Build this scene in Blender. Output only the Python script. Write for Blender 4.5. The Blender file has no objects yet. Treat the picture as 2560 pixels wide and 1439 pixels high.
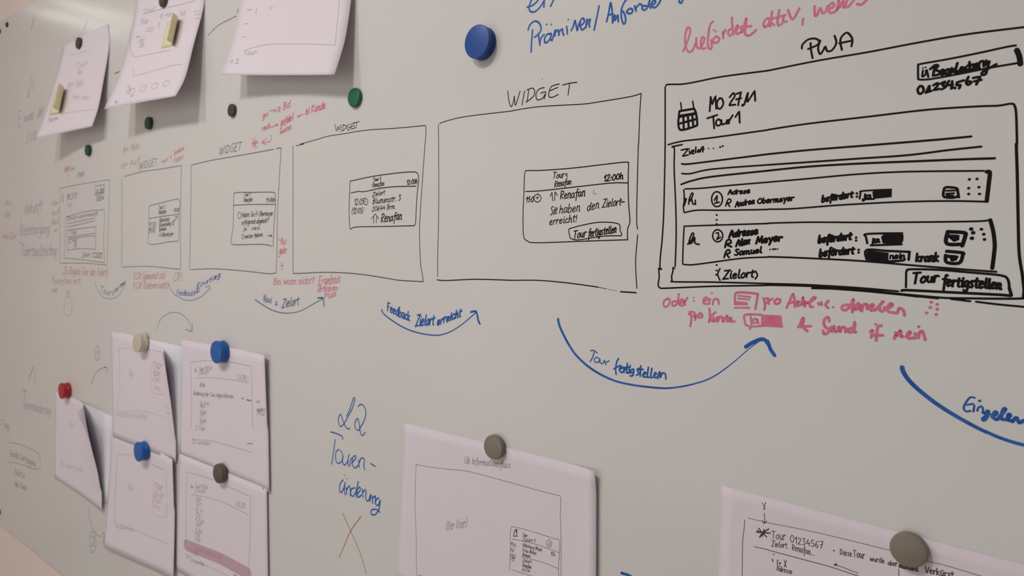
import bpy, bmesh, math, random
from mathutils import Vector, Matrix
from mathutils.bvhtree import BVHTree
from mathutils.geometry import tessellate_polygon

random.seed(7)
C = bpy.context.scene.collection

# ------------------------------------------------------------------ camera
F = 1745.0                                    # focal length in pixels of the 2560 px frame
CX, CY = 1280.0, 719.5
CAM = Vector((0.0, -0.613, 1.68))
ul = Vector((-870 - CX, 605 - CY, F)).normalized()          # where the board's horizontals meet
bright = -ul
vx = -0.026
bdown = Vector((vx, 1.0, -(ul.x*vx + ul.y)/ul.z)).normalized()
binto = bright.cross(bdown).normalized()
def c2w(p):                                   # camera axes (right, down, forward) -> world
    return Vector((p.dot(bright), p.dot(binto), -p.dot(bdown)))
cd = bpy.data.cameras.new('camera')
cam = bpy.data.objects.new('camera', cd); C.objects.link(cam)
rt, up, bk = c2w(Vector((1,0,0))), c2w(Vector((0,-1,0))), c2w(Vector((0,0,-1)))
cam.matrix_world = Matrix(((rt.x,up.x,bk.x,CAM.x),(rt.y,up.y,bk.y,CAM.y),(rt.z,up.z,bk.z,CAM.z),(0,0,0,1)))
cd.sensor_width = 36.0
cd.lens = F/2560*36.0
cd.clip_start = 0.02
cd.dof.use_dof = True
cd.dof.focus_distance = 0.66
cd.dof.aperture_fstop = cd.lens/2.3
bpy.context.scene.camera = cam

# ------------------------------------------------------------------ light
sc = bpy.context.scene
sc.view_settings.view_transform = 'Standard'
sc.view_settings.look = 'None'
sc.view_settings.gamma = 1.0
sc.view_settings.use_curve_mapping = False
sc.view_settings.exposure = 0.06
w = bpy.data.worlds.new('room_light'); sc.world = w
w.use_nodes = True
w.node_tree.nodes['Background'].inputs[0].default_value = (1.0, 0.975, 0.955, 1)
w.node_tree.nodes['Background'].inputs[1].default_value = 0.82
def area(name, loc, target, size, energy, col, shape='DISK', sy=None):
    l = bpy.data.lights.new(name, 'AREA'); l.shape = shape; l.size = size
    if sy: l.size_y = sy
    l.energy = energy; l.color = col
    o = bpy.data.objects.new(name, l); C.objects.link(o); o.location = loc
    o.rotation_euler = (Vector(target)-Vector(loc)).to_track_quat('-Z','Y').to_euler()
    return o
LAMPS = [(-1.42,-1.32,6.4),(-0.70,-1.3,10.2)]
for lx, ly, le in LAMPS:
    area('ceiling_lamp_light', (lx,ly,2.865), (lx,ly+0.45,1.4), 0.26, le, (1.0,0.975,0.95))

# ------------------------------------------------------------------ helpers
def ray(px, py):
    return c2w(Vector(((px-CX)/F, (py-CY)/F, 1.0)))
def at(px, py, h=0.0):                        # point at height h off the board seen at this pixel
    d = ray(px, py); t = (-h - CAM.y)/d.y
    return CAM + d*t
def at_x(px, py, x):                          # point on the vertical plane X = x
    d = ray(px, py); return CAM + d*((x-CAM.x)/d.x)
def srgb(r, g, b):
    f = lambda c: (c/255/12.92 if c <= 10 else ((c/255+0.055)/1.055)**2.4)
    return (f(r), f(g), f(b), 1)
def mat(name, col, rough=0.5, spec=0.5, noise=None, scale=40, coat=0.0, sss=0.0):
    m = bpy.data.materials.new(name); m.use_nodes = True
    nt = m.node_tree; b = nt.nodes['Principled BSDF']
    b.inputs['Base Color'].default_value = col
    b.inputs['Roughness'].default_value = rough
    b.inputs['Specular IOR Level'].default_value = spec
    b.inputs['Coat Weight'].default_value = coat
    if noise:
        tc = nt.nodes.new('ShaderNodeTexCoord'); n = nt.nodes.new('ShaderNodeTexNoise')
        n.inputs['Scale'].default_value = scale; n.inputs['Detail'].default_value = 4
        r = nt.nodes.new('ShaderNodeValToRGB')
        r.color_ramp.elements[0].position = 0.35; r.color_ramp.elements[1].position = 0.7
        r.color_ramp.elements[0].color = col; r.color_ramp.elements[1].color = noise
        nt.links.new(tc.outputs['Object'], n.inputs['Vector'])
        nt.links.new(n.outputs['Fac'], r.inputs['Fac'])
        nt.links.new(r.outputs['Color'], b.inputs['Base Color'])
    return m
M = {}
M['board'] = mat('whiteboard_enamel', (0.745,0.728,0.70,1), 0.16, 0.5, (0.735,0.705,0.685,1), 3.0)
M['board_edge'] = mat('board_edge', srgb(120,105,95), 0.5)
M['wall'] = mat('wall_paint', (0.84,0.70,0.635,1), 0.85, 0.2, (0.86,0.715,0.65,1), 60)
M['wall_dimming'] = mat('dimming_wall_paint', (0.16,0.15,0.14,1), 0.85, 0.2, (0.17,0.16,0.15,1), 60)  # kept dark so the added right wall bounces little light
M['floor'] = mat('floor_carpet', (0.60,0.56,0.52,1), 0.95, 0.1, (0.56,0.53,0.49,1), 90)
M['ceiling'] = mat('ceiling_paint', (0.75,0.73,0.70,1), 0.9, 0.1, (0.77,0.75,0.72,1), 30)
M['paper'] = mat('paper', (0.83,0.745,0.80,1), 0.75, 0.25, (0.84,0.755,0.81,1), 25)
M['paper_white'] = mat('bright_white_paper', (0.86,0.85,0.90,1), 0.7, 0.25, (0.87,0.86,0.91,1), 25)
M['sticky'] = mat('sticky_paper', (0.80,0.74,0.46,1), 0.8, 0.2, (0.82,0.76,0.48,1), 60)
M['black'] = mat('black_marker_ink', srgb(20,14,15), 0.6, 0.12, srgb(28,21,22), 120)
M['grey_ink'] = mat('grey_marker_ink', srgb(92,82,80), 0.5, 0.4, srgb(102,92,90), 120)
M['blue'] = mat('blue_marker_ink', srgb(28,82,166), 0.5, 0.25, srgb(54,112,190), 90)
M['dull_blue'] = mat('dull_blue_marker_ink', srgb(52,80,140), 0.5, 0.3, srgb(74,98,152), 90)
M['faded_blue'] = mat('faded_blue_marker_ink', srgb(120,122,142), 0.5, 0.4, srgb(140,138,152), 120)
M['pink'] = mat('pink_marker_ink', srgb(218,108,138), 0.5, 0.3, srgb(226,132,156), 110)
M['faded_pink'] = mat('faded_pink_marker_ink', srgb(208,135,140), 0.5, 0.4, srgb(205,150,150), 110)
M['red'] = mat('red_marker_ink', srgb(178,82,88), 0.5, 0.4, srgb(196,112,112), 90)
M['pen'] = mat('fine_pen_ink', srgb(74,62,68), 0.6, 0.2, srgb(92,80,86), 200)
M['pencil'] = mat('pencil_grey', srgb(142,128,136), 0.7, 0.2, srgb(155,142,148), 200)
M['pale_pencil'] = mat('pale_pencil_grey', srgb(165,150,156), 0.7, 0.2, srgb(172,158,164), 200)
M['salmon'] = mat('salmon_pen', srgb(196,150,150), 0.7, 0.2, srgb(190,142,140), 200)
M['highlight'] = mat('pink_highlighter', srgb(206,168,182), 0.7, 0.2, srgb(200,176,184), 60)
def plast(n, c, rough=0.38): return mat(n, srgb(*c), rough, 0.5, srgb(*[min(255,int(v*1.04)+1) for v in c]), 150)
M['m_blue'] = plast('blue_plastic', (20,74,150)); M['m_light_blue'] = plast('light_blue_plastic', (20,96,172)); M['m_green'] = plast('green_plastic', (18,104,66))
M['m_dgreen'] = plast('dark_green_plastic', (22,70,52)); M['m_red'] = plast('red_plastic', (176,28,38))
M['m_cream'] = plast('cream_plastic', (205,196,178)); M['m_grey'] = plast('grey_plastic', (132,122,108))
M['m_taupe'] = plast('taupe_plastic', (92,84,72)); M['m_brown'] = plast('dark_brown_plastic', (72,60,58))
M['metal'] = mat('dark_metal', srgb(60,52,48), 0.4, 0.5); M['metal'].node_tree.nodes['Principled BSDF'].inputs['Metallic'].default_value = 0.7

M['tube'] = mat('lit_tube', (0.9,0.9,0.88,1), 0.5); M['tube'].node_tree.nodes['Principled BSDF'].inputs['Emission Color'].default_value = (1,0.96,0.9,1); M['tube'].node_tree.nodes['Principled BSDF'].inputs['Emission Strength'].default_value = 2.2

def link(name, me, m=None, parent=None):
    o = bpy.data.objects.new(name, me); C.objects.link(o)
    if m: me.materials.append(m)
    if parent:
        o.parent = parent
        o.matrix_parent_inverse = Matrix.Translation(-parent.location)
    return o
def from_bm(name, bm, m, parent=None, smooth=False):
    me = bpy.data.meshes.new(name); bm.to_mesh(me); bm.free()
    if smooth:
        for p in me.polygons: p.use_smooth = True
    return link(name, me, m, parent)
def tag(o, label=None, cat=None, group=None, kind=None):
    if label: o['label'] = label
    if cat: o['category'] = cat
    if group: o['group'] = group
    if kind: o['kind'] = kind
    return o
def box(name, lo, hi, m, parent=None, bevel=0.0, origin=None):
    bm = bmesh.new(); lo, hi = Vector(lo), Vector(hi)
    org = Vector(origin) if origin else Vector((0,0,0))
    r = bmesh.ops.create_cube(bm, size=1.0)
    for v in bm.verts:
        v.co = Vector((lo[i] + (v.co[i]+0.5)*(hi[i]-lo[i]) for i in range(3))) - org
    if bevel: bmesh.ops.bevel(bm, geom=bm.edges[:], offset=bevel, segments=3, affect='EDGES', profile=0.6)
    o = from_bm(name, bm, m, parent); o.location = org
    return o

# ------------------------------------------------------------------ the room
WALLY = 0.016
XL = -4.7; XR = 0.62
tag(box('wall_back', (XL-0.1,WALLY,0), (XR,WALLY+0.1,2.9), M['wall']), kind='structure')
tag(box('added_wall_right', (XR,-4.0,0), (XR+0.1,WALLY,2.9), M['wall_dimming']), kind='structure')  # unseen wall, added to dim the right end of the board
tag(box('wall_left', (XL-0.1,-4.0,0), (XL,WALLY,2.9), M['wall']), kind='structure')
tag(box('floor', (XL-0.1,-4.0,-0.1), (XR,WALLY+0.1,0), M['floor']), kind='structure')
tag(box('ceiling', (XL-0.1,-4.0,2.9), (XR,WALLY+0.1,3.0), M['ceiling']), kind='structure')
tag(box('baseboard_back', (XL,WALLY-0.012,0), (XR,WALLY,0.08), M['ceiling'], bevel=0.003), kind='structure')

# the lamp that lights the board: recessed round downlight
def lathe(prof, seg=48):
    bm = bmesh.new(); rings = []
    for r, z in prof:
        if r < 1e-6: rings.append([bm.verts.new((0,0,z))])
        else: rings.append([bm.verts.new((r*math.cos(2*math.pi*i/seg), r*math.sin(2*math.pi*i/seg), z)) for i in range(seg)])
    for a, b in zip(rings, rings[1:]):
        for i in range(seg):
            j = (i+1) % seg
            if len(a) == 1: bm.faces.new((a[0], b[i], b[j]))
            elif len(b) == 1: bm.faces.new((a[i], b[0], a[j]))
            else: bm.faces.new((a[i], b[i], b[j], a[j]))
    bmesh.ops.recalc_face_normals(bm, faces=bm.faces)
    return bm
for k, (lx, ly, le) in enumerate(LAMPS):
    cl = from_bm('ceiling_lamp', lathe([(0.14,0.0),(0.17,0.0),(0.17,-0.02),(0.162,-0.024),(0.142,-0.02),(0.14,-0.004),(0.14,0.0)]), M['ceiling'])
    cl.location = (lx,ly,2.9)
    tag(cl, ['round white recessed lamp ring in the ceiling above the upper left sheets','round white recessed lamp ring in the ceiling above the largest widget frame'][k], 'ceiling lamp')
fx = bpy.data.objects.new('tube_lamp', None); C.objects.link(fx); fx.location = (-3.85,-0.78,2.9)
tag(fx, 'short white twin tube lamp on the ceiling near the left wall, mirrored in the whiteboard', 'ceiling lamp')
def fpart(name, lo, hi, m, bev=0.004):
    o = box(name, lo, hi, m, None, bev); o.parent = fx; return o
fpart('housing', (-0.2,-0.24,-0.045), (0.2,0.24,0), M['ceiling'])
for tx in (-0.11, 0.13):
    bm = lathe([(0,-0.2),(0.011,-0.2),(0.013,-0.19),(0.013,0.19),(0.011,0.2),(0,0.2)], 20)
    for v in bm.verts: v.co = Matrix.Rotation(math.pi/2,3,'X') @ v.co + Vector((tx,0,-0.062))
    from_bm('tube', bm, M['tube'], None, True).parent = fx

# ------------------------------------------------------------------ whiteboards
xs = at(8,300).x
xe = at(2560,700).x + 0.6
zt = at(60,16).z; zb = at(80,1374).z
board = box('whiteboard', (xs+0.0012,0,zb), (xe,WALLY-0.0005,zt), M['board'], bevel=0.0012, origin=((xs+xe)/2,0,(zt+zb)/2))
tag(board, 'wide white wall-mounted whiteboard covered in marker sketches and handwriting', 'whiteboard')
xl0 = xs-0.9
board2 = box('whiteboard', (xl0,0,zb), (xs-0.0012,WALLY-0.0005,zt), M['board'], bevel=0.0012, origin=((xs+xl0)/2,0,(zt+zb)/2))
tag(board2, 'neighbouring whiteboard of which only a sliver shows at the left edge', 'whiteboard')
def clip(px, py, parent):
    p = at(px, py)
    bm = lathe([(0,0.0045),(0.004,0.0042),(0.0062,0.003),(0.0072,0.0),(0.0072,-0.0004),(0,-0.0004)], 24)
    for v in bm.verts: v.co = Matrix.Rotation(math.pi/2,3,'X') @ v.co
    for v in bm.verts: v.co += p - parent.location
    o = from_bm('fixing_screw', bm, M['metal'], None, True); o.parent = parent
    return o
clip(19,62,board); clip(0,79,board2); clip(0,1279,board2)

# ------------------------------------------------------------------ sheets of paper
TARGET = {}
def grid_mesh(name, pts, m, thick=0.00025, sub=3, parent=None, origin=None):
    """pts: rows of Vectors; smooth surface through them, given the thickness of paper"""
    def cr(a,b,c,d,t):
        return 0.5*((2*b)+(c-a)*t+(2*a-5*b+4*c-d)*t*t+(3*b-a-3*c+d)*t*t*t)
    def dens(line, n):
        out = []
        for i in range(len(line)-1):
            a = line[i-1] if i else 2*line[0]-line[1]
            d = line[i+2] if i+2 < len(line) else 2*line[-1]-line[-2]
            for k in range(n): out.append(cr(a,line[i],line[i+1],d,k/n))
        out.append(line[-1]); return out
    rows = [dens(r, sub) for r in pts]
    cols = list(zip(*rows)); cols = [dens(list(c), sub) for c in cols]
    rows = [[Vector((p.x, min(p.y,-0.0003), p.z)) for p in r] for r in zip(*cols)]
    org = Vector(origin) if origin is not None else rows[0][len(rows[0])//2].copy()
    nr, nc = len(rows), len(rows[0])
    nrm = []
    for i in range(nr):
        l = []
        for j in range(nc):
            a = rows[i][min(j+1,nc-1)]-rows[i][max(j-1,0)]
            b = rows[min(i+1,nr-1)][j]-rows[max(i-1,0)][j]
            n = b.cross(a).normalized()
            l.append(n)
        nrm.append(l)
    verts, faces = [], []
    for s in (0.5, -0.5):
        for i in range(nr):
            for j in range(nc): verts.append(rows[i][j] + nrm[i][j]*thick*s - org)
    N = nr*nc
    for i in range(nr-1):
        for j in range(nc-1):
            a = i*nc+j
            faces.append((a, a+nc, a+nc+1, a+1)); faces.append((N+a, N+a+1, N+a+nc+1, N+a+nc))
    for j in range(nc-1):
        faces.append((j, j+1, N+j+1, N+j)); k=(nr-1)*nc+j; faces.append((k, N+k, N+k+1, k+1))
    for i in range(nr-1):
        k=i*nc; faces.append((k, N+k, N+k+nc, k+nc)); k=i*nc+nc-1; faces.append((k, k+nc, N+k+nc, N+k))
    me = bpy.data.meshes.new(name); me.from_pydata([v[:] for v in verts], [], faces); me.update()
    for p in me.polygons: p.use_smooth = True
    o = link(name, me, m, parent); o.location = org
    bm = bmesh.new(); bm.from_mesh(me); bmesh.ops.recalc_face_normals(bm, faces=bm.faces); bm.to_mesh(me); bm.free()
    tris = []
    for f in faces[:2*(nr-1)*(nc-1)]: tris.append(f)
    o_bvh = BVHTree.FromPolygons([(v+org)[:] for v in verts], tris)
    TARGET[o.name] = o_bvh
    return o
def flat(label, tl, tr, bl, br, h0, group=None):
    a, b, c, d = at(*tl,h0), at(*tr,h0), at(*bl,h0), at(*br,h0)
    pts = [[a.lerp(b,i/6).lerp(c.lerp(d,i/6),j/5) for i in range(7)] for j in range(6)]
    return tag(grid_mesh('paper_sheet', pts, M['paper_white'], sub=1), label, 'paper', group)
def hanging(label, rows, group=None):
    """sheet hung from its top: first row lies on the board, the others swing out below it"""
    xcols = [at(px,py,0.0012).x for px,py in rows[0]]
    pts = []
    for i, r in enumerate(rows):
        l = []
        for (px,py), x in zip(r, xcols):
            p = at_x(px,py,x)
            if p.y > -0.0012: p = at(px,py,0.0012)
            l.append(p)
        pts.append(l)
    o = grid_mesh('paper_sheet', pts, M['paper'], sub=6)
    return tag(o, label, 'paper', group)
def to_px(p):
    q = p - CAM; a = Vector((q.dot(rt), -q.dot(up), -q.dot(bk)))
    return CX + a.x/a.z*F
def curled(label, tl, tr, bl, br, h0, arc, edge, low=0.0, n=26, group=None):
    """flat sheet whose right side curls away from the board; edge lists how far it curls, as where its free edge shows"""
    P = [at(*tl,0), at(*tr,0), at(*bl,0), at(*br,0)]
    pts = []
    nu, nv = n, 16
    def row(v, phi):
        A = P[0].lerp(P[2],v); B = P[1].lerp(P[3],v); W = (B-A).length; d = (B-A).normalized()
        R = arc/phi; l = []
        for i in range(nu+1):
            s = i/nu*W; u0 = W-arc
            if s <= u0: x, h = s, 0.0
            else:
                a = (s-u0)/R; x, h = u0+R*math.sin(a), R*(1-math.cos(a))
            p = A + d*x; l.append(Vector((p.x, -(h0 + h + low*v*v*(1-0.5*i/nu)), p.z)))
        return l
    for j in range(nv+1):
        v = j/nv
        for (va,xa),(vb,xb) in zip(edge, edge[1:]):
            if va <= v <= vb + 1e-9: tx = xa + (xb-xa)*(v-va)/(vb-va)
        lo, hi = math.radians(6), math.radians(150)
        if to_px(row(v, lo)[-1]) <= tx: phi = math.radians(4)
        else:
            for _ in range(40):
                mid = (lo+hi)/2
                if to_px(row(v, mid)[-1]) > tx: lo = mid
                else: hi = mid
            phi = (lo+hi)/2
        pts.append(row(v, phi))
    o = grid_mesh('paper_sheet', pts, M['paper'], sub=1)
    return tag(o, label, 'paper', group)
G1 = 'sketch printouts pinned to the whiteboard'
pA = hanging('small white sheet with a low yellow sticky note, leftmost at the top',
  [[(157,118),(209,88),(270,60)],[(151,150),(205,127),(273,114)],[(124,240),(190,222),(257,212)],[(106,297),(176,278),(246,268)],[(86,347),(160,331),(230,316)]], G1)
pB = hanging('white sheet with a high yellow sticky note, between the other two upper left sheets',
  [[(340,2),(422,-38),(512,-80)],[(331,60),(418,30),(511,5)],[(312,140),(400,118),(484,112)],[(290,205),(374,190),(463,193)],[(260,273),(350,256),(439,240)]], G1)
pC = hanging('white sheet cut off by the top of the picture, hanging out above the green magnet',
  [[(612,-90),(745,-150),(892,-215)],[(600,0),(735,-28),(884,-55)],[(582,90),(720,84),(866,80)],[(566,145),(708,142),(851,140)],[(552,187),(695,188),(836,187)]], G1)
pE2 = flat('bright white sheet added behind the far left curled sheet, for the pale wedge beside its curl', (150,981),(284,1041),(150,1186),(284,1272), 0.0004, G1)  # added backing sheet, gives the pale wedge right of the curl
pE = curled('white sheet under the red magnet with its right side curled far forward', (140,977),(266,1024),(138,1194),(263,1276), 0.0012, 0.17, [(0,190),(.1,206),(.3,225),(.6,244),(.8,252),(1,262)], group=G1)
pD12 = flat('bright white sheet added behind the sheet with the cream magnet, for the pale wedge beside its curl', (285,828),(458,866),(287,1088),(452,1140), 0.0006, G1)  # also an added backing, for the pale strip beside the curled edge
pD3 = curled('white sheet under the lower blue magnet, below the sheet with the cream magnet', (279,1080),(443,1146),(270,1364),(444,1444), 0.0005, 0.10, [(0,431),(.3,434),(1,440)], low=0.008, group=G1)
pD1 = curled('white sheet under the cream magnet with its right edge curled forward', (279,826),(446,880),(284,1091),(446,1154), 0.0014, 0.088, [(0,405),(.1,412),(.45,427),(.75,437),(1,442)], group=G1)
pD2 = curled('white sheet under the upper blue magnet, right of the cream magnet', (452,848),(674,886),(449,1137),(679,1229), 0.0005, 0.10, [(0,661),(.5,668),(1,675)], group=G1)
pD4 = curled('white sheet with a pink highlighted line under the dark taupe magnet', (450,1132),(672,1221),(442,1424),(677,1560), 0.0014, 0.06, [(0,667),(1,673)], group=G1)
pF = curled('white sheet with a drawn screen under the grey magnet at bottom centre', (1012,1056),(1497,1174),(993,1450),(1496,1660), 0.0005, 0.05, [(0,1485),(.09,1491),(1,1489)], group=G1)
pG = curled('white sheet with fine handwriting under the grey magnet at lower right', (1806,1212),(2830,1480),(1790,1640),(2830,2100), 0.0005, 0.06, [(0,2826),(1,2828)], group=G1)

def sticky(label, tl, tr, bl, on, curl):
    # the note sticks along its left half and bends up at its right side
    bv = TARGET[on.name]
    def hit(p):
        r = bv.ray_cast(CAM, ray(*p).normalized()); return r[0], r[1]
    a, n = hit(tl); b, _ = hit(tr); c, _ = hit(bl)
    if n.dot(CAM-a) < 0: n = -n
    U, V = b-a, c-a; W = U.length; d = U.normalized()
    pts = []
    arc = W*0.5
    for j in range(9):
        v = j/8; l = []
        phi = math.radians(curl); R = arc/phi
        for i in range(15):
            s = i/14*W; u0 = W-arc
            if s <= u0: x, h = s, 0
            else:
                q = (s-u0)/R; x, h = u0+R*math.sin(q), R*(1-math.cos(q))
            l.append(a + d*x + V*v + n*(0.0007+h))
        pts.append(l)
    o = grid_mesh('sticky_note', pts, M['sticky'], thick=0.0002, sub=1)
    return tag(o, label, 'sticky note', 'yellow sticky notes on the sheets')
sticky('yellow sticky note with curled right side on the small sheet at far left', (137,229),(180,218),(124,288), pA, 74)
sticky('yellow sticky note with curled right side on the sheet beside the top dark magnet', (419,55),(466,43),(405,121), pB, 74)

# ------------------------------------------------------------------ magnets
def tall(r, h): return [(0,h),(r*0.90,h),(r*0.97,h*0.975),(r,h*0.90),(r,h*0.74),(r*0.955,h*0.62),(r*0.90,h*0.5),(r*0.90,h*0.40),(r*0.955,h*0.28),(r*0.985,h*0.2),(r*0.985,0.0),(0,0)]
def low_(r, h): return [(0,h),(r*0.86,h),(r*0.94,h*0.93),(r*0.985,h*0.74),(r,h*0.5),(r*0.985,0.0),(0,0)]
def magnet(label, px, py, dia, h, m, h0=0.0004, kind=low_, group='round magnets on the whiteboard'):
    p = at(px, py, h+h0); p.y = -h0
    bm = lathe(kind(dia/2, h), 64)
    R = Matrix.Rotation(math.pi/2, 3, 'X')
    for v in bm.verts: v.co = R @ v.co
    bmesh.ops.recalc_face_normals(bm, faces=bm.faces)
    o = from_bm('round_magnet', bm, M[m], None, True); o.location = p
    md = o.modifiers.new('edge', 'EDGE_SPLIT'); md.split_angle = math.radians(40)
    return tag(o, label, 'magnet', group)
PH = 0.0022
magnet('dark brown magnet cut off by the top edge, on the sheet at upper left', 404,-1, 0.027,0.006,'m_brown',PH)
magnet('dark brown magnet holding the small sheet at far upper left', 193,107, 0.026,0.0065,'m_brown',PH)
magnet('dark green magnet below the middle sheet of the upper left three', 367,307, 0.0245,0.0065,'m_dgreen')
magnet('dark brown magnet alone on the board above the second widget frame', 576,275, 0.0215,0.005,'m_brown')
magnet('bright green magnet below the top centre sheet', 883,243, 0.0265,0.005,'m_green')
magnet('large blue magnet alone on the board at top centre', 1191,103, 0.0385,0.0125,'m_blue',kind=tall)
magnet('small dark green magnet at far left, above the small phone sketch', 216,375, 0.0245,0.0065,'m_dgreen')
magnet('cream white magnet on the sheet curled at its right edge', 341,857, 0.0375,0.0145,'m_cream',0.0036,tall)
magnet('blue magnet at the top of the sheet right of the cream magnet', 539,880, 0.0385,0.0135,'m_light_blue',PH,tall)
magnet('red magnet holding the far left curled sheet', 152,977, 0.0375,0.0145,'m_red',PH,tall)
magnet('blue magnet below the cream magnet, on the lower left sheet', 344,1129, 0.0385,0.0135,'m_light_blue',0.0036,tall)
magnet('dark taupe magnet on the lower sheet of the group at left', 543,1184, 0.0335,0.009,'m_taupe',0.0036)
magnet('grey magnet on the sheet at bottom centre', 1231,1118, 0.0285,0.006,'m_grey',PH)
magnet('grey magnet on the fine handwritten sheet at lower right', 2270,1376, 0.0265,0.006,'m_grey',PH)

# ------------------------------------------------------------------ marker ink
def spline(pts, n=5):
    """smooth curve; a point written twice is a sharp corner"""
    runs, cur = [], [pts[0]]
    for p in pts[1:]:
        if (p[0]-cur[-1][0])**2 + (p[1]-cur[-1][1])**2 < 1e-6:
            if len(cur) > 1: runs.append(cur)
            cur = [p]
        else: cur.append(p)
    if len(cur) > 1 or not runs: runs.append(cur)
    out = []
    for r in runs:
        for i in range(len(r)-1):
            a = r[i-1] if i else r[0]; b = r[i]; c = r[i+1]; d = r[i+2] if i+2 < len(r) else r[-1]
            for k in range(n):
                t = k/n
                out.append(tuple(0.5*((2*b[q])+(c[q]-a[q])*t+(2*a[q]-5*b[q]+4*c[q]-d[q])*t*t+(3*b[q]-a[q]-3*c[q]+d[q])*t*t*t) for q in (0,1)))
        out.append(r[-1])
    return out
FONT = {}
def glyph(ch, wid, s): FONT[ch] = (wid, [[tuple(map(float,p.split(','))) for p in st.split()] for st in s.split(';')])
for l in '''a 10 8,9 4,10 1,7 1,2 4,0 7,3 8,9 8,2 10,0
b 9 1,20 1,1 5,0 8,4 6,9 2,7
c 9 8,8 5,10 1,6 2,1 5,0 9,2
d 10 8,8 4,10 1,6 2,1 5,0 8,5 9,20 8,5 10,0
e 9 1,5 7,7 6,10 3,10 1,5 3,0 8,2
f 7 8,19 5,20 4,14 4,-8;0,10 8,10
g 9 8,9 4,10 1,6 3,1 7,4 8,9 7,-5 4,-9 1,-6
h 9 1,20 1,0;1,6 5,10 7,7 7,0 9,0
i 4 2,10 2,1 4,0;2,15 2.6,15.5
j 4 3,10 3,-6 0,-8;3,15 3.6,15.5
k 9 1,20 1,0;7,10 2,5 8,0
l 5 2,20 2,2 5,0
m 14 1,10 1,0;1,7 4,10 6,8 6,0;6,7 9,10 11,8 11,0 14,0
n 9 1,10 1,0;1,7 5,10 7,7 7,0 9,0
o 9 5,10 1,6 2,1 5,0 8,4 7,9 4,10
p 9 1,10 1,-9;1,7 5,10 8,6 5,0 1,2
q 9 8,9 4,10 1,6 3,1 7,4 8,9 8,-9
r 7 1,10 1,0;1,6 4,10 7,9
s 8 7,9 4,10 2,7 6,3 4,0 1,1
t 7 3,17 3,2 6,0;0,11 7,11
u 9 1,10 1,3 4,0 7,4 7,10 7,1 9,0
v 8 1,10 4,0 7,10
w 12 1,10 3,0 6,8 9,0 11,10
x 8 1,10 7,0;7,10 1,0
y 9 1,10 4,2;8,10 3,-9
z 8 1,10 7,10 1,0 8,0
A 12 1,0 6,20 11,0;3,8 9,8
B 11 2,20 2,0;2,20 8,18 7,12 2,11 9,8 8,1 2,0
C 11 10,17 6,20 1,12 2,3 6,0 10,3
D 12 2,20 2,0;1,20 8,17 10,10 7,2 1,0
E 10 9,20 2,20 2,20 2,0 2,0 9,0;2,10 7,11
F 10 2,20 2,0;2,20 9,20;2,11 7,11
G 12 10,17 6,20 1,12 2,3 6,0 10,4 10,9 6,9
H 12 2,20 2,0;10,20 10,0;2,10 10,10
I 4 2,20 2,0
J 8 6,20 6,3 3,0 0,3
K 11 2,20 2,0;9,20 2,10 10,0
L 9 2,20 2,0 2,0 8,0
M 14 1,0 3,20 3,20 7,6 7,6 11,20 11,20 13,0
N 12 2,0 2,20 2,20 10,0 10,0 10,20
O 12 6,20 1,14 1,5 6,0 11,6 10,16 5,20
P 11 2,20 2,0;2,20 9,18 8,11 2,9
R 11 2,20 2,0;2,20 9,18 8,11 2,10 10,0
S 10 9,18 5,20 2,16 8,7 6,0 1,2
T 11 0,20 11,20;5.5,20 5,0
U 11 1,20 1,5 5,0 9,5 9,20
V 11 1,20 5,0 10,20
W 16 0,20 4,0 4,0 8,16 8,16 11,0 11,0 15,20
X 11 1,20 10,0;10,20 1,0
Z 11 1,20 10,20 10,20 1,0 1,0 10,0
0 10 5,20 1,14 1,5 5,0 9,6 8,17 4,20
1 7 1,13 5,20 5,20 5,0
2 10 1,16 5,20 8,16 5,8 1,0 1,0 9,0
3 10 1,18 7,19 4,11 4,11 8,6 5,0 1,2
4 10 5,20 1,7 1,7 9,8;7,12 7,0
5 10 9,20 3,20 3,20 2,12 7,11 8,5 4,0 1,2
6 10 8,20 3,14 1,5 5,0 8,5 4,9 1,5
7 10 1,20 9,20 9,20 4,0;2,10 8,11
8 10 5,20 1,15 8,5 5,0 1,5 8,15 5,20
9 10 8,16 4,20 1,15 4,10 8,15 7,4 4,0
. 4 1.5,0 2.2,0.6
, 4 2,1 1,-3
: 4 1.5,1 2,1.8;1.5,9 2,9.8
! 4 2,20 2,6;2,0 2.5,0.6
? 9 1,16 5,20 8,15 4,9 4,5;4,0 4.5,0.6
( 6 5,22 2,14 2,6 5,-3
) 6 1,22 4,14 4,6 1,-3
- 8 1,8 7,8
= 8 1,6 7,6;1,11 7,11
+ 9 1,8 8,8;4.5,13 4.5,3'''.split('\n'):
    ch, wid, s = l.split(' ', 2); glyph(ch, float(wid), s)
for ch in list(FONT):
    if ch.islower():
        FONT[ch] = (FONT[ch][0], [[(x, y*1.22 if 0 < y <= 10 else (12.2+(y-10)*0.8 if y > 10 else y)) for x, y in st] for st in FONT[ch][1]])
for ch, b in (('ä','a'),('ö','o'),('ü','u')):
    FONT[ch] = (FONT[b][0], FONT[b][1] + [[(2.5,16),(3.1,16.7)],[(6.2,16),(6.8,16.7)]])

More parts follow.
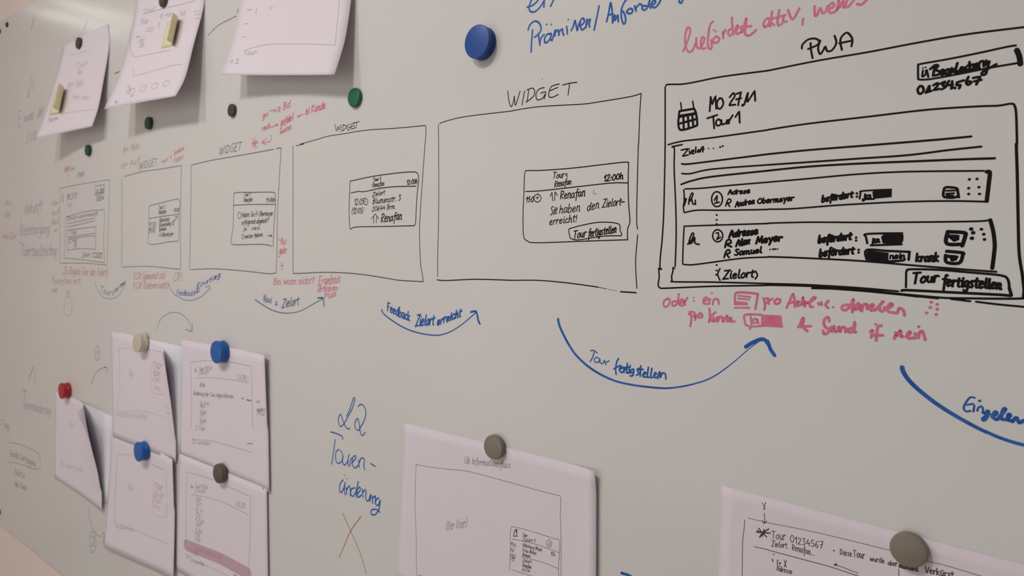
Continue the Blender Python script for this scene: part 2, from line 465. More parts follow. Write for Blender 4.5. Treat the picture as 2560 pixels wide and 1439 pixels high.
LAYER = [0]
class Ink:
    def __init__(self, name, m, wmm, parent, on=None, label=None):
        self.name, self.m, self.w, self.parent, self.label = name, m, wmm/1000.0, parent, label
        self.ox = self.oy = 0; self.k = 0.25
        self.bvh = TARGET[on.name] if on else None
        self.parts = []; self.n = 0
        LAYER[0] += 1
        self.h = 0.00010 + 0.0000008*LAYER[0]
    def o(self, c, r):
        self.ox, self.oy, self.k = c*640, (1079 if r == 3 else r*360), 640/2558; return self
    def px(self): self.ox = self.oy = 0; self.k = 1; return self
    def pt(self, p): return (self.ox+p[0]*self.k, self.oy+p[1]*self.k)
    def proj(self, q):
        if self.bvh is None:
            self.n += 1
            return at(q[0], q[1], self.h + self.n*2.5e-8), Vector((0,-1,0))
        d = ray(*q).normalized()
        loc, n, _, _ = self.bvh.ray_cast(CAM, d)
        if loc is None: return None, None
        if n.dot(d) > 0: n = -n
        self.n += 1
        return loc + n*(0.00014 + self.n*3e-8), n
    def line(self, pts, w0=1.0, w1=1.0, smooth=True, ws=None):
        q = [self.pt(p) for p in pts]
        if len(q) > 2 and smooth: q = spline(q)
        elif len(q) == 2:
            n = max(1, int(math.hypot(q[1][0]-q[0][0], q[1][1]-q[0][1])/25))
            q = [(q[0][0]+(q[1][0]-q[0][0])*i/n, q[0][1]+(q[1][1]-q[0][1])*i/n) for i in range(n+1)]
        run = []
        N = len(q)
        for i, p in enumerate(q):
            loc, nn = self.proj(p)
            if loc is None:
                self._rib(run); run = []; continue
            if run and (loc-run[-1][0]).length < 1e-5: continue
            if ws:
                f = i/max(1,N-1)*(len(ws)-1); a = min(int(f), len(ws)-2); wd = ws[a]+(ws[a+1]-ws[a])*(f-a)
            else: wd = w0+(w1-w0)*i/max(1,N-1)
            run.append((loc, nn, self.w*wd))
        self._rib(run)
    def _rib(self, run):
        if not run: return
        if len(run) == 1:
            loc, n, wd = run[0]
            run = [(loc - Vector((wd*0.08,0,0)), n, wd), (loc + Vector((wd*0.08,0,0)), n, wd)]
        V, Fc = [], []; base = 0; K = len(run)
        tang = []
        for i in range(K):
            a = run[max(0,i-1)][0]; b = run[min(K-1,i+1)][0]; t = b-a
            tang.append(t.normalized() if t.length > 1e-9 else Vector((1,0,0)))
        L, R = [], []
        for (loc, n, wd), t in zip(run, tang):
            s = n.cross(t).normalized()*wd*0.5
            L.append(loc+s); R.append(loc-s)
        def cap(i, sg):
            loc, n, wd = run[i]; t = tang[i]*sg; s = n.cross(tang[i]).normalized()
            return [loc + (s*math.cos(a) + t*math.sin(a))*wd*0.5 for a in [math.pi*k/6 for k in range(1,6)]]
        V += L + R
        for i in range(K-1):
            Fc.append((base+i, base+K+i, base+K+i+1, base+i+1))
        c0 = len(V); e = cap(K-1, 1); V += e
        Fc.append([base+K-1] + [base+2*K-1] + [c0+k for k in reversed(range(5))])
        c1 = len(V); e = cap(0, -1); V += e
        Fc.append([base] + [c1+k for k in range(5)] + [base+K])
        self.parts.append((V, Fc))
    def s(self, txt, w0=1.0, w1=None, ws=None):
        for st in txt.split('|'):
            pts = [tuple(map(float,p.split(','))) for p in st.split()]
            if pts: self.line(pts, w0, w0 if w1 is None else w1, ws=ws)
        return self
    def d(self, txt, k=1.35):
        for p in txt.split():
            x, y = map(float, p.split(',')); e = 1.5
            self.line([(x-e,y),(x+e,y)], k, k)
        return self
    def e(self, cx, cy, rx, ry, k=1.0, a0=-1.3):
        self.line([(cx+rx*math.cos(a0+2*math.pi*i/12), cy+ry*math.sin(a0+2*math.pi*i/12)*(1+0.02*i/12)) for i in range(13)], k, k); return self
    def t(self, text, x0, y0, x1, y1, h, slant=0.15, k=1.0):
        tot = sum(FONT[c][0]+1.2 if c != ' ' else 6 for c in text)
        ux, uy = (x1-x0)/tot, (y1-y0)/tot
        sy = h/20.0; x = 0.0
        for ch in text:
            if ch == ' ': x += 6; continue
            wd, sts = FONT[ch]
            jy = random.uniform(-0.6,0.6); js = random.uniform(0.93,1.08)
            for st in sts:
                pts = []
                for gx, gy in st:
                    gy2 = gy*js + jy; gx2 = x + gx + random.uniform(-0.25,0.25)
                    pts.append((x0+ux*gx2 + slant*gy2*sy, y0+uy*gx2 - gy2*sy))
                self.line(pts, k, k)
            x += wd + 1.2
        return self
    def f(self, txt):
        q = [self.pt(tuple(map(float,p.split(',')))) for p in txt.split()]
        V = [self.proj(p)[0] for p in q]
        self.parts.append((V, [tuple(t) for t in tessellate_polygon([[Vector((a,b,0)) for a,b in q]])]))
        return self
    def done(self):
        """one mesh for each patch of strokes that stand together"""
        if not self.parts: return None
        root = self.parent
        org = root.matrix_basis.translation if root.parent is None else root.parent.location
        bb = []
        for V, _ in self.parts:
            bb.append(([min(v[i] for v in V) for i in range(3)], [max(v[i] for v in V) for i in range(3)]))
        N = len(bb); par = list(range(N))
        def find(i):
            while par[i] != i: i = par[i]
            return i
        size = [max(h-l for l,h in zip(*b)) for b in bb]
        for i in range(N):
            for j in range(i):
                gap = math.sqrt(sum(max(0, bb[i][0][k]-bb[j][1][k], bb[j][0][k]-bb[i][1][k])**2 for k in range(3)))
                if gap <= max(0.0195, 0.49*max(size[i],size[j])): par[find(i)] = find(j)
        groups = {}
        for i in range(N): groups.setdefault(find(i), []).append(i)
        out = []
        for ids in sorted(groups.values(), key=lambda a: -sum(size[i] for i in a)):
            verts, faces = [], []
            for i in ids:
                b = len(verts); verts += self.parts[i][0]; faces += [[b+k for k in f] for f in self.parts[i][1]]
            me = bpy.data.meshes.new(self.name)
            me.from_pydata([(v-org)[:] for v in verts], [], faces); me.update()
            o = bpy.data.objects.new(self.name, me); C.objects.link(o); me.materials.append(M[self.m]); o.parent = root
            if self.label: o['label'] = self.label
            out.append(o)
        return out[0]
B = board

# ---- headline writing along the top
g = Ink('handwritten_heading','blue',2.1,B,label='blue marker heading writing at the top').o(2,0)
g.s('150,72 200,55 250,15 265,-20 230,-40 195,0 170,70 185,115 230,115 280,70 325,0|318,72 322,0 328,-40|385,62 415,0 430,-40')
g.s('160,300 175,255 205,222 240,212 275,235 290,285 270,335 225,372|205,300 197,400 190,520|262,335 270,390 280,450|278,425 290,380 320,345')
g.s('390,335 350,345 325,385 330,425 355,420 380,385 395,340 385,390 400,405').d('345,245 392,243',0.9)
g.s('405,390 425,320 432,300 428,365 432,330 462,300 468,358 472,320 502,290 507,330 517,352|545,265 550,300 552,338').d('562,195',0.8)
g.s('592,305 615,255 628,205 640,250 652,305 662,255 680,215|680,260 720,225 715,185 690,195 680,250 700,298 735,270|738,275 745,215 750,190 747,250 762,205 782,195 772,240 775,270')
g.s('870,60 850,160 820,300|945,215 965,130 985,25 1000,120 1005,230|960,150 1010,140|1012,205 1025,150 1030,205 1055,150 1062,215')
g.s('1145,-5 1118,30 1092,100 1096,190 1115,238 1135,215 1128,150 1105,110|1165,92 1145,115 1165,135 1195,130 1205,100 1180,85 1160,100|1225,60 1240,110|1238,80 1275,40 1300,55')
g.s('1340,60 1310,60 1300,85 1325,100 1355,70 1375,0 1385,-30 1370,40 1385,80|1385,60 1430,30 1425,5 1400,20 1395,60 1430,75 1470,30 1490,-20|1680,-20 1670,15 1690,30 1705,5 1715,-20')
g.done()
g = Ink('handwritten_note','pink',2.1,B,label='pink marker remark at the top right').o(2,0)
g.s('1710,510 1745,430 1780,320 1770,275 1745,290 1728,380 1738,480 1775,520 1810,490 1838,420 1840,380|1840,420 1850,470 1880,480 1910,430 1922,385 1898,372 1885,430 1900,485 1935,480')
g.s('2008,215 1980,245 1962,340 1955,440 1975,490 1995,470 1988,400|2035,365 2008,395 2018,428 2055,420 2070,385 2040,362').d('2015,300 2035,315',0.9)
g.s('2105,320 2110,380|2110,345 2130,300|2185,290 2160,310 2165,350 2190,350 2205,300 2195,170 2200,250 2215,345|2215,330 2260,280 2250,255 2235,290 2250,340 2285,320')
g.s('2290,270 2300,325 2330,210 2342,185 2335,270 2328,335 2370,355 2440,300|2290,265 2390,262')
g.o(3,0).s('5,180 -35,205 -45,255 -25,270 5,235 20,185 10,255|20,265 40,115|55,180 22,215 60,250|112,100 95,200 102,255 140,235|78,178 170,150|155,175 150,215 185,215|200,100 232,185 260,180 312,85|350,188 344,245')
g.s('465,60 468,150 490,150 520,80 545,130 575,115 592,60|600,95 655,65 648,30 615,50 610,120 650,125 690,95|690,95 702,20 708,0 708,80 748,10 752,70|770,75 785,10 800,-15|800,70 870,-15|890,40 935,45 985,0')
g.done()

# ---- the big app sketch at the right
app = Ink('app_sketch','black',1.55,B,label='large app screen sketch in black marker').o(2,0)
app.s('1538,858 1558,843 1700,840 1850,815 2100,765 2560,705').o(3,0).s('0,705 500,605 1000,520 1500,425 2000,340 2560,270 2800,232')
app.o(2,0).s('1530,870 1530,1100 1530,1439').o(2,1).s('1530,0 1525,300 1515,700 1500,950 1480,1150 1480,1245 1495,1247|1465,1240 1470,1330 1460,1400 1480,1436 1560,1438 2000,1420 2560,1410')
app.o(3,1).s('0,1408 400,1418 900,1445').o(3,2).s('440,0 900,15 1300,55 1700,92 1900,100 2500,104 2548,80 2556,0',1.1).s('800,12 1300,62 1700,102|1830,108 2020,130|2080,135 2300,162 2560,187 2800,215')
app.s('600,8 1100,45 1500,90',0.5)
app.o(2,1).s('1600,25 1700,5').o(2,0).s('1560,1445 1700,1410 2000,1375 2560,1297').o(3,0).s('0,1295 400,1235 1000,1165 1600,1095 2100,1062 2300,1055 2430,1035 2465,1060 2480,1150 2488,1439').o(3,1).s('2480,-2 2490,300 2500,800 2510,1100 2540,1300 2556,1439',1.25)
app.o(2,1).s('1598,28 1622,50 1620,250 1635,600 1640,900 1630,1220|1625,1240 1608,1235 1608,1265 1595,1320 1600,1360 1620,1375 2000,1378 2560,1393').o(3,1).s('0,1393 400,1405 900,1435 1300,1470')
app.o(2,1).s('1695,195 1750,200 2000,170 2560,100',1.1).o(3,1).s('0,100 400,60 900,20 1300,-12 1700,-45 2030,-76',1.1)
app.o(2,1).s('1695,293 1780,295 2000,250 2560,207',1.0).o(3,1).s('0,207 400,180 900,145 1400,110 1800,60 2130,25',1.05)
app.o(2,1).s('1690,402 1800,365 2000,325 2560,265',1.15).o(3,1).s('0,265 400,225 900,195 1500,170 2000,150 2265,142',1.15)
app = app.done()
g = Ink('handwritten_heading','black',1.7,app).o(3,0)
g.s('338,485 345,445 400,395 470,385 510,410 490,450 400,490|425,430 430,500 445,580|522,405 500,480 520,540 550,505 572,465 592,510 640,500 682,430 665,358|738,498 722,400 760,340 800,330 842,390 833,462|712,432 842,405')
g.done()
g = Ink('calendar_icon','black',1.9,app).o(2,0)
g.s('1685,1025 1695,1105|1805,1010 1818,1095',0.75).s('1672,1110 1820,1085|1672,1110 1665,1180 1662,1240 1690,1298 1835,1258 1850,1230 1838,1130 1818,1085|1680,1165 1838,1135|1668,1235 1850,1187|1685,1155 1835,1130|1712,1165 1716,1290|1757,1155 1765,1275|1800,1145 1812,1262',1.15)
g.done()
g = Ink('handwritten_line','black',1.8,app).o(2,0)
g.s('1975,1110 1985,960 1985,960 2000,1045 2000,1045 2032,955 2032,955 2040,1085|2080,980 2052,1010 2050,1070 2080,1085 2110,1040 2100,990 2072,980|2175,970 2210,930 2225,960 2192,1010 2170,1052 2170,1052 2232,1045|2242,938 2290,920 2290,920 2270,990 2260,1052|2240,992 2290,980').d('2306,1050',1.5)
g.s('2320,1045 2345,960 2358,920 2358,920 2350,990 2352,1015 2375,985 2424,905 2424,905 2430,1005|1950,1182 2050,1148|2010,1160 2020,1282|2060,1190 2038,1215 2045,1250 2075,1250 2090,1215 2065,1190|2092,1200 2100,1242 2140,1225 2148,1195 2150,1235|2165,1195 2168,1232|2166,1215 2205,1150|2232,1168 2270,1110 2270,1110 2275,1225')
g.done()
g = Ink('status_box','black',1.55,app).o(3,0)
g.s('1500,790 1500,660 1520,640 1800,590 2100,530 2400,465 2475,455|1510,795 1620,790 1900,740 2200,680 2490,630',1.0).s('2485,500 2510,560 2522,640',2.2)
g.s('1548,705 1542,765 1575,740 1582,695 1602,768').d('1548,680 1575,672',0.8)
g.s('1665,660 1650,752|1620,690 1670,650 1700,660 1670,695 1715,715 1700,745 1650,755|1715,738 1755,712 1745,695 1725,715 1735,747 1770,732|1800,690 1775,705 1780,742 1805,730 1812,690 1820,737|1835,680 1840,727 1855,690|1892,630 1870,722 1900,732 1920,692|1920,702 1950,680 1930,672 1925,717 1962,712|1975,670 1980,702|2012,620 2017,690|1995,655 2060,642|2050,645 2062,682 2085,632 2097,677|2105,667 2115,622 2150,612 2157,662|2180,605 2167,650 2210,612 2190,680 2175,738 2140,745 2150,715 2280,642',1.25)
g.s('1870,716 2000,700 2110,682',1.5)
g.done()
g = Ink('handwritten_number','black',1.9,app).o(3,0)
g.s('1520,860 1495,890 1505,930 1530,935 1555,900 1540,862 1515,860|1578,922 1600,880 1612,850 1612,850 1612,910|1575,925 1632,908|1652,852 1690,830 1697,850 1655,900 1655,900 1712,888|1725,835 1770,815 1745,850 1777,865 1735,892|1808,808 1787,850 1845,842|1840,812 1832,885|1890,822 1955,803|1892,822 1885,850 1922,850 1910,882|1870,880 1840,868|2002,768 1980,820 2000,847 2032,820 1998,812|2050,778 2120,765 2120,765 2082,842|2060,812 2130,798')
g.done()
g = Ink('handwritten_line','black',1.5,app).o(2,1)
g.s('1690,60 1765,45 1765,45 1702,122 1702,122 1760,108|1772,68 1776,100|1790,85 1817,70 1802,60 1790,90 1817,95|1837,30 1832,85|1860,60 1850,80 1877,72 1860,55|1880,78 1895,35 1912,30 1905,78|1880,57 1917,50').d('1772,48 1965,45 2012,42',0.8).d('2080,30 2105,20',1.2)
g.done()
def row_box(fn):
    g = Ink('list_row','black',1.45,app); fn(g); return g.done()
def r1(g):
    g.o(2,1).s('1730,447 1900,440 2200,410 2560,380').o(3,1).s('0,380 400,345 900,300 1400,275 2155,267').o(2,1).s('1715,455 1722,550 1712,620 1720,685 1720,685 1850,660 2100,660 2560,653').o(3,1).s('0,650 250,645 700,610 1300,578 1800,568 2190,575')
    g.s('2185,276 2216,285 2205,400 2185,570',1.9)
    g.o(2,1).s('1718,535 1726,562 1742,542 1722,612|1765,600 1772,545 1795,490 1808,505 1778,570|1795,548 1808,598 1835,592|1830,560 1832,602',1.05)
    g.e(2048,550,54,74).s('2020,562 2050,512 2050,512 2045,582|2025,590 2072,580')
    g.t('Adrese',2155,503,2380,488,48,k=1.0).s('2135,618 2150,570 2165,548 2188,560 2175,588 2150,585 2175,622',0.95)
    g.t('Andrea',2228,628,2425,590,54).t('Obermeyer',2450,594,2818,562,54)
    g.o(3,1).t('befördert',535,578,850,528,62,k=1.15).d('888,492 888,524')
    g.s('915,545 925,490 945,468 1230,453|945,552 1060,548').f('1042,478 1060,465 1225,446 1238,470 1235,530 1050,548').t('ja',948,545,1035,537,52,k=1.1)
    g.s('1762,440 1750,500 1768,530 1850,535 1892,522|1762,440 1790,430 1880,440 1895,470 1905,530',1.3).s('1782,466 1868,463|1780,495 1858,491|1785,512 1850,515',1.0)
    g.d('2012,352 2088,348 2005,440 2107,430 2005,498 2113,498')
def r2(g):
    g.o(2,1).s('1720,820 2000,810 2560,793').o(3,1).s('0,790 400,780 1000,782 1600,778 2100,770 2220,757').o(2,1).s('1720,820 1710,1000 1705,1200 1705,1200 1800,1205 2000,1180 2300,1140 2560,1128').o(3,1).s('0,1125 300,1135 900,1165 1500,1215 2000,1255 2280,1275',1.1)
    g.s('2220,757 2250,870 2265,1000 2258,1100 2240,1240',1.8)
    g.o(2,1).s('1755,1000 1790,965 1815,905 1800,890 1775,950 1770,992 1800,982 1825,930 1828,988 1870,1002',1.1)
    g.e(2055,915,50,60).s('2040,890 2060,885 2062,920 2045,952 2082,930')
    g.t('Adresse',2165,932,2458,897,66,k=1.5).s('2128,1032 2142,972 2172,952 2188,985 2145,1002 2192,1025',1.3).t('Alex',2235,1022,2378,992,62,k=1.4).t('Meyer',2435,992,2700,962,66,k=1.4)
    g.s('2118,1132 2140,1070 2168,1056 2177,1085 2145,1100 2170,1132',1.2).t('Samuel',2220,1112,2498,1082,56,k=1.15)
    g.o(3,1).d('20,1053 95,1048',0.9).s('45,1050 75,1048')
    g.t('befördert',500,987,835,950,68,k=1.4).d('880,933 880,962').t('befördert',510,1122,862,1092,72,k=1.25).d('905,1055 905,1082')
    g.s('992,990 980,930 990,897 1340,890|1040,1010 1335,1000',1.2).f('1128,925 1160,898 1335,886 1355,910 1352,965 1330,998 1145,992').t('ja',1030,990,1118,978,52,k=1.2)
    g.s('985,1150 985,1057 1200,1067 1415,1076|1412,1080 1405,1155',1.3).f('985,1058 1206,1085 1200,1148 1210,1160 1385,1148 1360,1172 1250,1184 1000,1162 984,1140').t('nein',1215,1146,1372,1140,52,k=0.9)
    g.t('krank',1475,1172,1708,1170,82,k=1.2)
    g.s('1795,875 1785,992 1938,1000|1795,875 1960,885 1970,920 1940,1015',1.9).s('1808,920 1900,925 1830,945 1900,937 1860,958',1.9)
    g.s('1785,1070 1940,1085 1945,1110 1910,1187 1785,1180 1775,1110',1.7).s('1802,1120 1890,1130 1820,1140 1880,1142 1840,1156',1.8)
    g.d('2030,848 2050,885 2037,940',1.9).d('2132,850 2155,900 2163,952',1.5)
row_box(r1); row_box(r2)
g = Ink('dotted_line','black',1.5,app).o(2,1).d('2045,708 2045,757 2045,798 2045,1207 2045,1262 2040,1305',1.2); g.done()
g = Ink('handwritten_line','black',1.45,app).o(2,1)
g.s('2078,1243 2055,1300 2078,1360').t('Zielort',2108,1345,2422,1327,78,k=1.1).s('2432,1268 2452,1308 2430,1347'); g.done()
g = Ink('drawn_button','black',1.6,app).o(3,1)
g.s('1388,1265 1420,1250 1700,1255 2000,1280 2320,1310 2395,1350 2412,1439',1.1).s('1380,1275 1378,1430').o(3,2).s('2410,-2 2432,70',1.3).s('1335,25 1400,20 1800,40 2300,65 2425,76',1.3)
g.o(3,1).t('Tour',1437,1393,1705,1372,100,k=1.15).t('fertigstellen',1738,1412,2335,1448,98,k=1.15); g.done()

# ---- the widget sketches
def widget(parts):
    root = None
    for i, (nm, w, fn) in enumerate(parts):
        g = Ink(nm,'black',w, B if i == 0 else root); fn(g); o = g.done()
        if i == 0: root = o
    return root
widget([('widget_sketch',1.05,lambda g: (g.o(1,0).s('1840,1236 1845,1228 1950,1195 2120,1160 2560,1108'), g.o(2,0).s('0,1106 270,1065 700,1040 850,1020 1180,965 1288,933').s('1290,938 1278,1100 1265,1439'),
        g.o(2,1).s('1262,0 1245,700 1255,850').s('1256,905 1235,1170 1247,1439'), g.o(1,0).s('1822,1240 1825,1439'), g.o(1,1).s('1825,0 1825,700 1815,1100 1815,1322').s('1810,1355 1900,1362 2200,1350 2560,1360',1.3),
        g.o(2,1).s('0,1360 250,1360 500,1380 700,1405 860,1428',1.2).s('865,1430 945,1445',0.6), g.o(2,2).s('960,12 1050,28',0.35).s('1085,35 1240,45',1.4))),
  ('handwritten_heading',1.15,lambda g: (g.o(2,0).s('-42,908 -32,1000 -8,1066 15,1010 22,955 22,955 28,1020 36,1050 60,980 80,908|125,910 100,1047|167,903 150,1018|150,898 200,880 226,905 215,960 140,1022|322,874 270,890 240,940 250,995 300,985 328,945|288,930 337,920 320,988|472,838 400,860 375,900 368,960 400,972 462,943|382,905 457,873|505,850 570,832 648,822|575,835 560,948').d('303,787',0.7),)),
  ('card_sketch',1.15,lambda g: (g.o(2,1).s('135,280 145,265 300,262 600,240 900,205 1100,182 1165,182|1165,182 1160,380 1165,600 1178,770 1155,850 1155,955|1155,955 700,970 250,985 150,965 115,910 110,700 118,500 125,290|135,472 300,465 700,420 1000,388 1155,388'),)),
  ('card_writing',1.0,lambda g: (g.o(2,1).t('Tour',405,342,525,334,62).s('535,312 546,290 546,290 550,332').t('Renafan',420,432,592,397,60).t('12:00h',912,372,1112,346,58,k=1.3),
        g.t('11:0',135,582,218,576,52,k=1.1).s('262,482 262,508',0.6).e(254,540,35,38).s('240,535 262,530 250,548'),
        g.s('380,522 400,480 400,480 405,567|425,562 430,475 430,475 452,512').t('Renafan',475,550,732,517,80,k=1.15),
        g.t('Sie',378,708,452,693,88).t('haben',470,692,682,667,82).t('den',745,667,872,637,86).t('Zielort',900,632,1092,607,78).s('1088,580 1122,575',1.2),
        g.t('erreicht',370,808,632,772,72).s('648,710 642,752').d('638,772',1.1).s('820,460 815,500 850,490',0.35))),
  ('drawn_button',1.1,lambda g: (g.o(2,1).s('572,850 566,870 582,940|572,845 700,810 880,780 1060,795 1080,860 1096,905 1080,918|582,940 660,957 900,920 1085,915').t('Tour',608,948,742,922,78,k=1.1).t('fertigstellen',758,928,1042,882,78,k=1.1),))])
widget([('widget_sketch',1.1,lambda g: (g.o(1,1).s('400,18 480,-2'), g.o(1,0).s('440,1439 600,1395 720,1360 850,1340 1100,1300 1400,1280 1690,1253|1690,1253 1698,1290 1690,1439'),
        g.o(1,1).s('1688,0 1660,400 1635,800 1635,1000 1645,1200 1665,1320 1670,1375 1670,1375 1600,1370 1430,1360 1250,1330 1000,1295 700,1280 400,1292 375,1280 370,1200 370,600 370,20'))),
  ('handwritten_heading',1.1,lambda g: (g.o(1,0).s('788,1243 803,1312 803,1312 820,1262 826,1300 843,1250|853,1252 848,1318|872,1245 866,1308|866,1245 905,1262 868,1308|932,1238 905,1268 922,1302 942,1272 922,1272|988,1228 952,1240 954,1287 992,1274|954,1264 985,1252|975,1228 1032,1213|1006,1220 1000,1278'),)),
  ('card_sketch',1.3,lambda g: (g.o(1,1).s('945,370 1150,325 1400,290 1550,278 1610,288 1625,350 1610,500 1600,650 1595,780 1580,815 1580,815 1300,822 1000,828 945,850 935,790 930,650 940,370|950,488 1030,472 1080,475 1250,440 1400,425 1600,420'),)),
  ('card_writing',1.0,lambda g: (g.o(1,1).t('Tour 1',1168,372,1246,362,34).t('Renafan',1160,434,1282,412,48).t('12:00h',1503,404,1612,392,46,k=1.1).t('Zielort',1162,524,1288,502,42),
        g.t('Blumenstr. 3',1162,598,1448,562,55,k=1.15).t('20644 Brm',1158,672,1388,642,48),
        g.s('1158,742 1190,695 1190,695 1227,747|1175,722 1176,787|1206,727 1201,787',1.1).t('Renafan',1243,784,1458,748,82,k=1.5),
        g.t('12:05',978,608,1078,602,58).e(1097,575,20,32).s('1090,570 1102,575').t('(12:05)',952,698,1072,686,54).d('1095,505 1095,528',0.6)))])
widget([('widget_sketch',1.1,lambda g: (g.o(0,1).s('1915,210 2100,165 2300,130 2560,85|1910,210 1905,700 1895,1255 1895,1255 2100,1245 2300,1255 2560,1280'), g.o(1,1).s('0,85 175,52|200,45 245,40 250,60 235,300 215,700 210,1000 205,1200 200,1285 200,1285 130,1295 0,1280'))),
  ('handwritten_heading',1.0,lambda g: (g.o(0,1).t('WIDGET',2185,108,2412,58,82),)),
  ('card_sketch',1.15,lambda g: (g.o(0,1).s('2560,483 2400,482 2345,490 2335,520 2330,800 2310,960 2320,1000 2400,1005 2560,1000|2330,612 2450,605 2560,602'), g.o(1,1).s('0,481 170,482 190,510 195,600 180,800 170,1020|0,1000 100,1005 155,1018|0,602 190,602'))),
  ('card_writing',0.95,lambda g: (g.o(0,1).t('Tour 1',2435,522,2503,516,38).t('Renafan',2432,578,2522,570,42).e(2392,712,16,32).t('Haben Sie Fr Obermeyer',2412,728,2728,712,48).t('erfolgreich abgeholt?',2415,804,2682,782,46).t('ja   nein',2428,862,2600,852,36).d('2400,640',0.6),
        g.e(2427,925,13,22).t('weiter fahren',2445,942,2625,920,40), g.o(1,1).t('11:00h',98,582,188,577,42).s('112,915 155,915|142,905 158,915 145,925')))])
widget([('widget_sketch',1.0,lambda g: (g.o(0,1).s('1240,325 1400,280 1600,250 1810,215|1812,215 1805,700 1805,1250 1805,1250 1740,1245 1600,1230 1450,1220 1215,1228 1215,1228 1218,800 1218,350'),)),
  ('handwritten_heading',0.9,lambda g: (g.o(0,1).t('WIDGET',1385,252,1568,212,72),)),
  ('card_sketch',1.05,lambda g: (g.o(0,1).s('1490,630 1500,615 1600,590 1700,565 1790,558 1790,700 1785,970 1785,970 1700,975 1495,1000 1485,900 1490,630|1490,745 1600,725 1790,700'),)),
  ('card_writing',0.95,lambda g: (g.o(0,1).t('Tour 1',1583,654,1642,642,36).t('Renafan',1583,702,1658,688,42).t('11:00',1732,684,1788,672,38).t('Abholung',1588,782,1690,762,42).t('21',1745,757,1775,752,36).t('Blumenweg 12',1588,828,1742,804,42).t('Bremen',1588,872,1662,857,36).t('A Obermeyer',1588,928,1732,912,42).t('11:30',1485,824,1557,824,42).t('(11:35)',1483,888,1548,878,44),))])
widget([('phone_sketch',0.95,lambda g: (g.o(0,1).s('595,445 750,410 900,385 1095,355|1098,360 1085,700 1070,1208|1070,1210 850,1190 595,1190 595,1190 598,800 600,450|655,730 850,675 1000,660 1045,680 1035,950 1045,1182|640,1140 740,1145 900,1165 1045,1185|655,730 640,1140|670,795 950,738|670,830 955,765|670,860 960,825|960,825 955,890|955,890 670,930|670,930 670,860|670,960 750,935 955,915|955,915 955,1050|955,1050 800,1045 670,1060|670,1060 670,960|925,1085 1020,1090|1020,1090 1020,1135|1020,1135 925,1130|925,1130 925,1085|955,420 1040,405|1040,405 1040,490|1040,490 950,515|950,515 955,420|950,498 1045,478'),)),
  ('handwritten_heading',0.95,lambda g: (g.o(0,1).t('PWA',770,334,842,318,48),)),
  ('phone_writing',0.95,lambda g: (g.o(0,1).s('630,495 625,540 628,580',2.2).t('MO 27.11',665,562,765,542,62,k=0.8).t('To 1',672,634,715,628,40,k=0.8).t('in Be',958,490,1035,476,46,k=1.2).t('01234',962,572,1038,556,44,k=1.2).t('Zielort und Ankunft',668,762,975,706,36,k=0.9).t('1 Ad',695,908,758,902,44).t('2 Ad',688,988,764,976,46).t('Al',733,1042,766,1036,64).t('Zielort',818,1132,902,1122,44,k=0.9).t('Tour',932,1128,1014,1120,40,k=0.9),))])

# ---- blue arrows and their captions
def arrow(shaft, cap, m='blue', label=None, mc=None):
    g = Ink('drawn_arrow', m, 1.7, B, label=label); shaft(g); a = g.done()
    g = Ink('arrow_caption', mc or m, 1.4, a); cap(g); g.done()
arrow(lambda g: (g.px().s('237,704 243,722 257,741 274,747 291,742 303,730 308,716 311,709',0.55).s('302,712 312,707 314,716',0.6),),
      lambda g: (g.px().t('Tour',250,729,278,739,15,k=0.9).t('starten',280,738,314,707,12,k=1.0),), 'dull_blue')
arrow(lambda g: (g.px().s('420,707 430,728 448,743 471,751 498,744 515,731 524,719',0.65).s('514,718 524,715 525,727',0.7),),
      lambda g: (g.px().t('Feedback',441,737,483,739,13,k=0.95).t('bei',484,737,499,728,12,k=1.0).t('Einstieg',490,722,552,690,12,k=1.2),), 'dull_blue', mc='blue')
arrow(lambda g: (g.o(1,2).s('-10,112 60,162 150,215 250,245 350,248 450,225 560,165 665,105',ws=[1.1,0.9,0.65,0.75]).s('615,97 668,95 668,95 682,177',1.2),),
      lambda g: (g.o(1,2).t('Navi',68,132,155,150,66,k=1.0).t('z.',190,168,225,162,50,k=1.0).t('Zielort',258,195,428,160,80,k=1.15),), 'dull_blue')
arrow(lambda g: (g.o(1,2).s('1255,215 1290,270 1450,380 1600,440 1750,468 1850,465 1950,430 2060,360 2195,245',ws=[1.2,1.1,1.0,0.8,0.8]).s('2145,238 2192,230 2207,252 2220,320 2237,355',1.5),),
      lambda g: (g.o(1,2).t('Feedback',1308,225,1542,332,84,slant=0.05,k=1.55).t('Zielort',1592,378,1782,362,100,k=1.55).t('erreicht',1805,372,2052,280,82,k=1.55),))
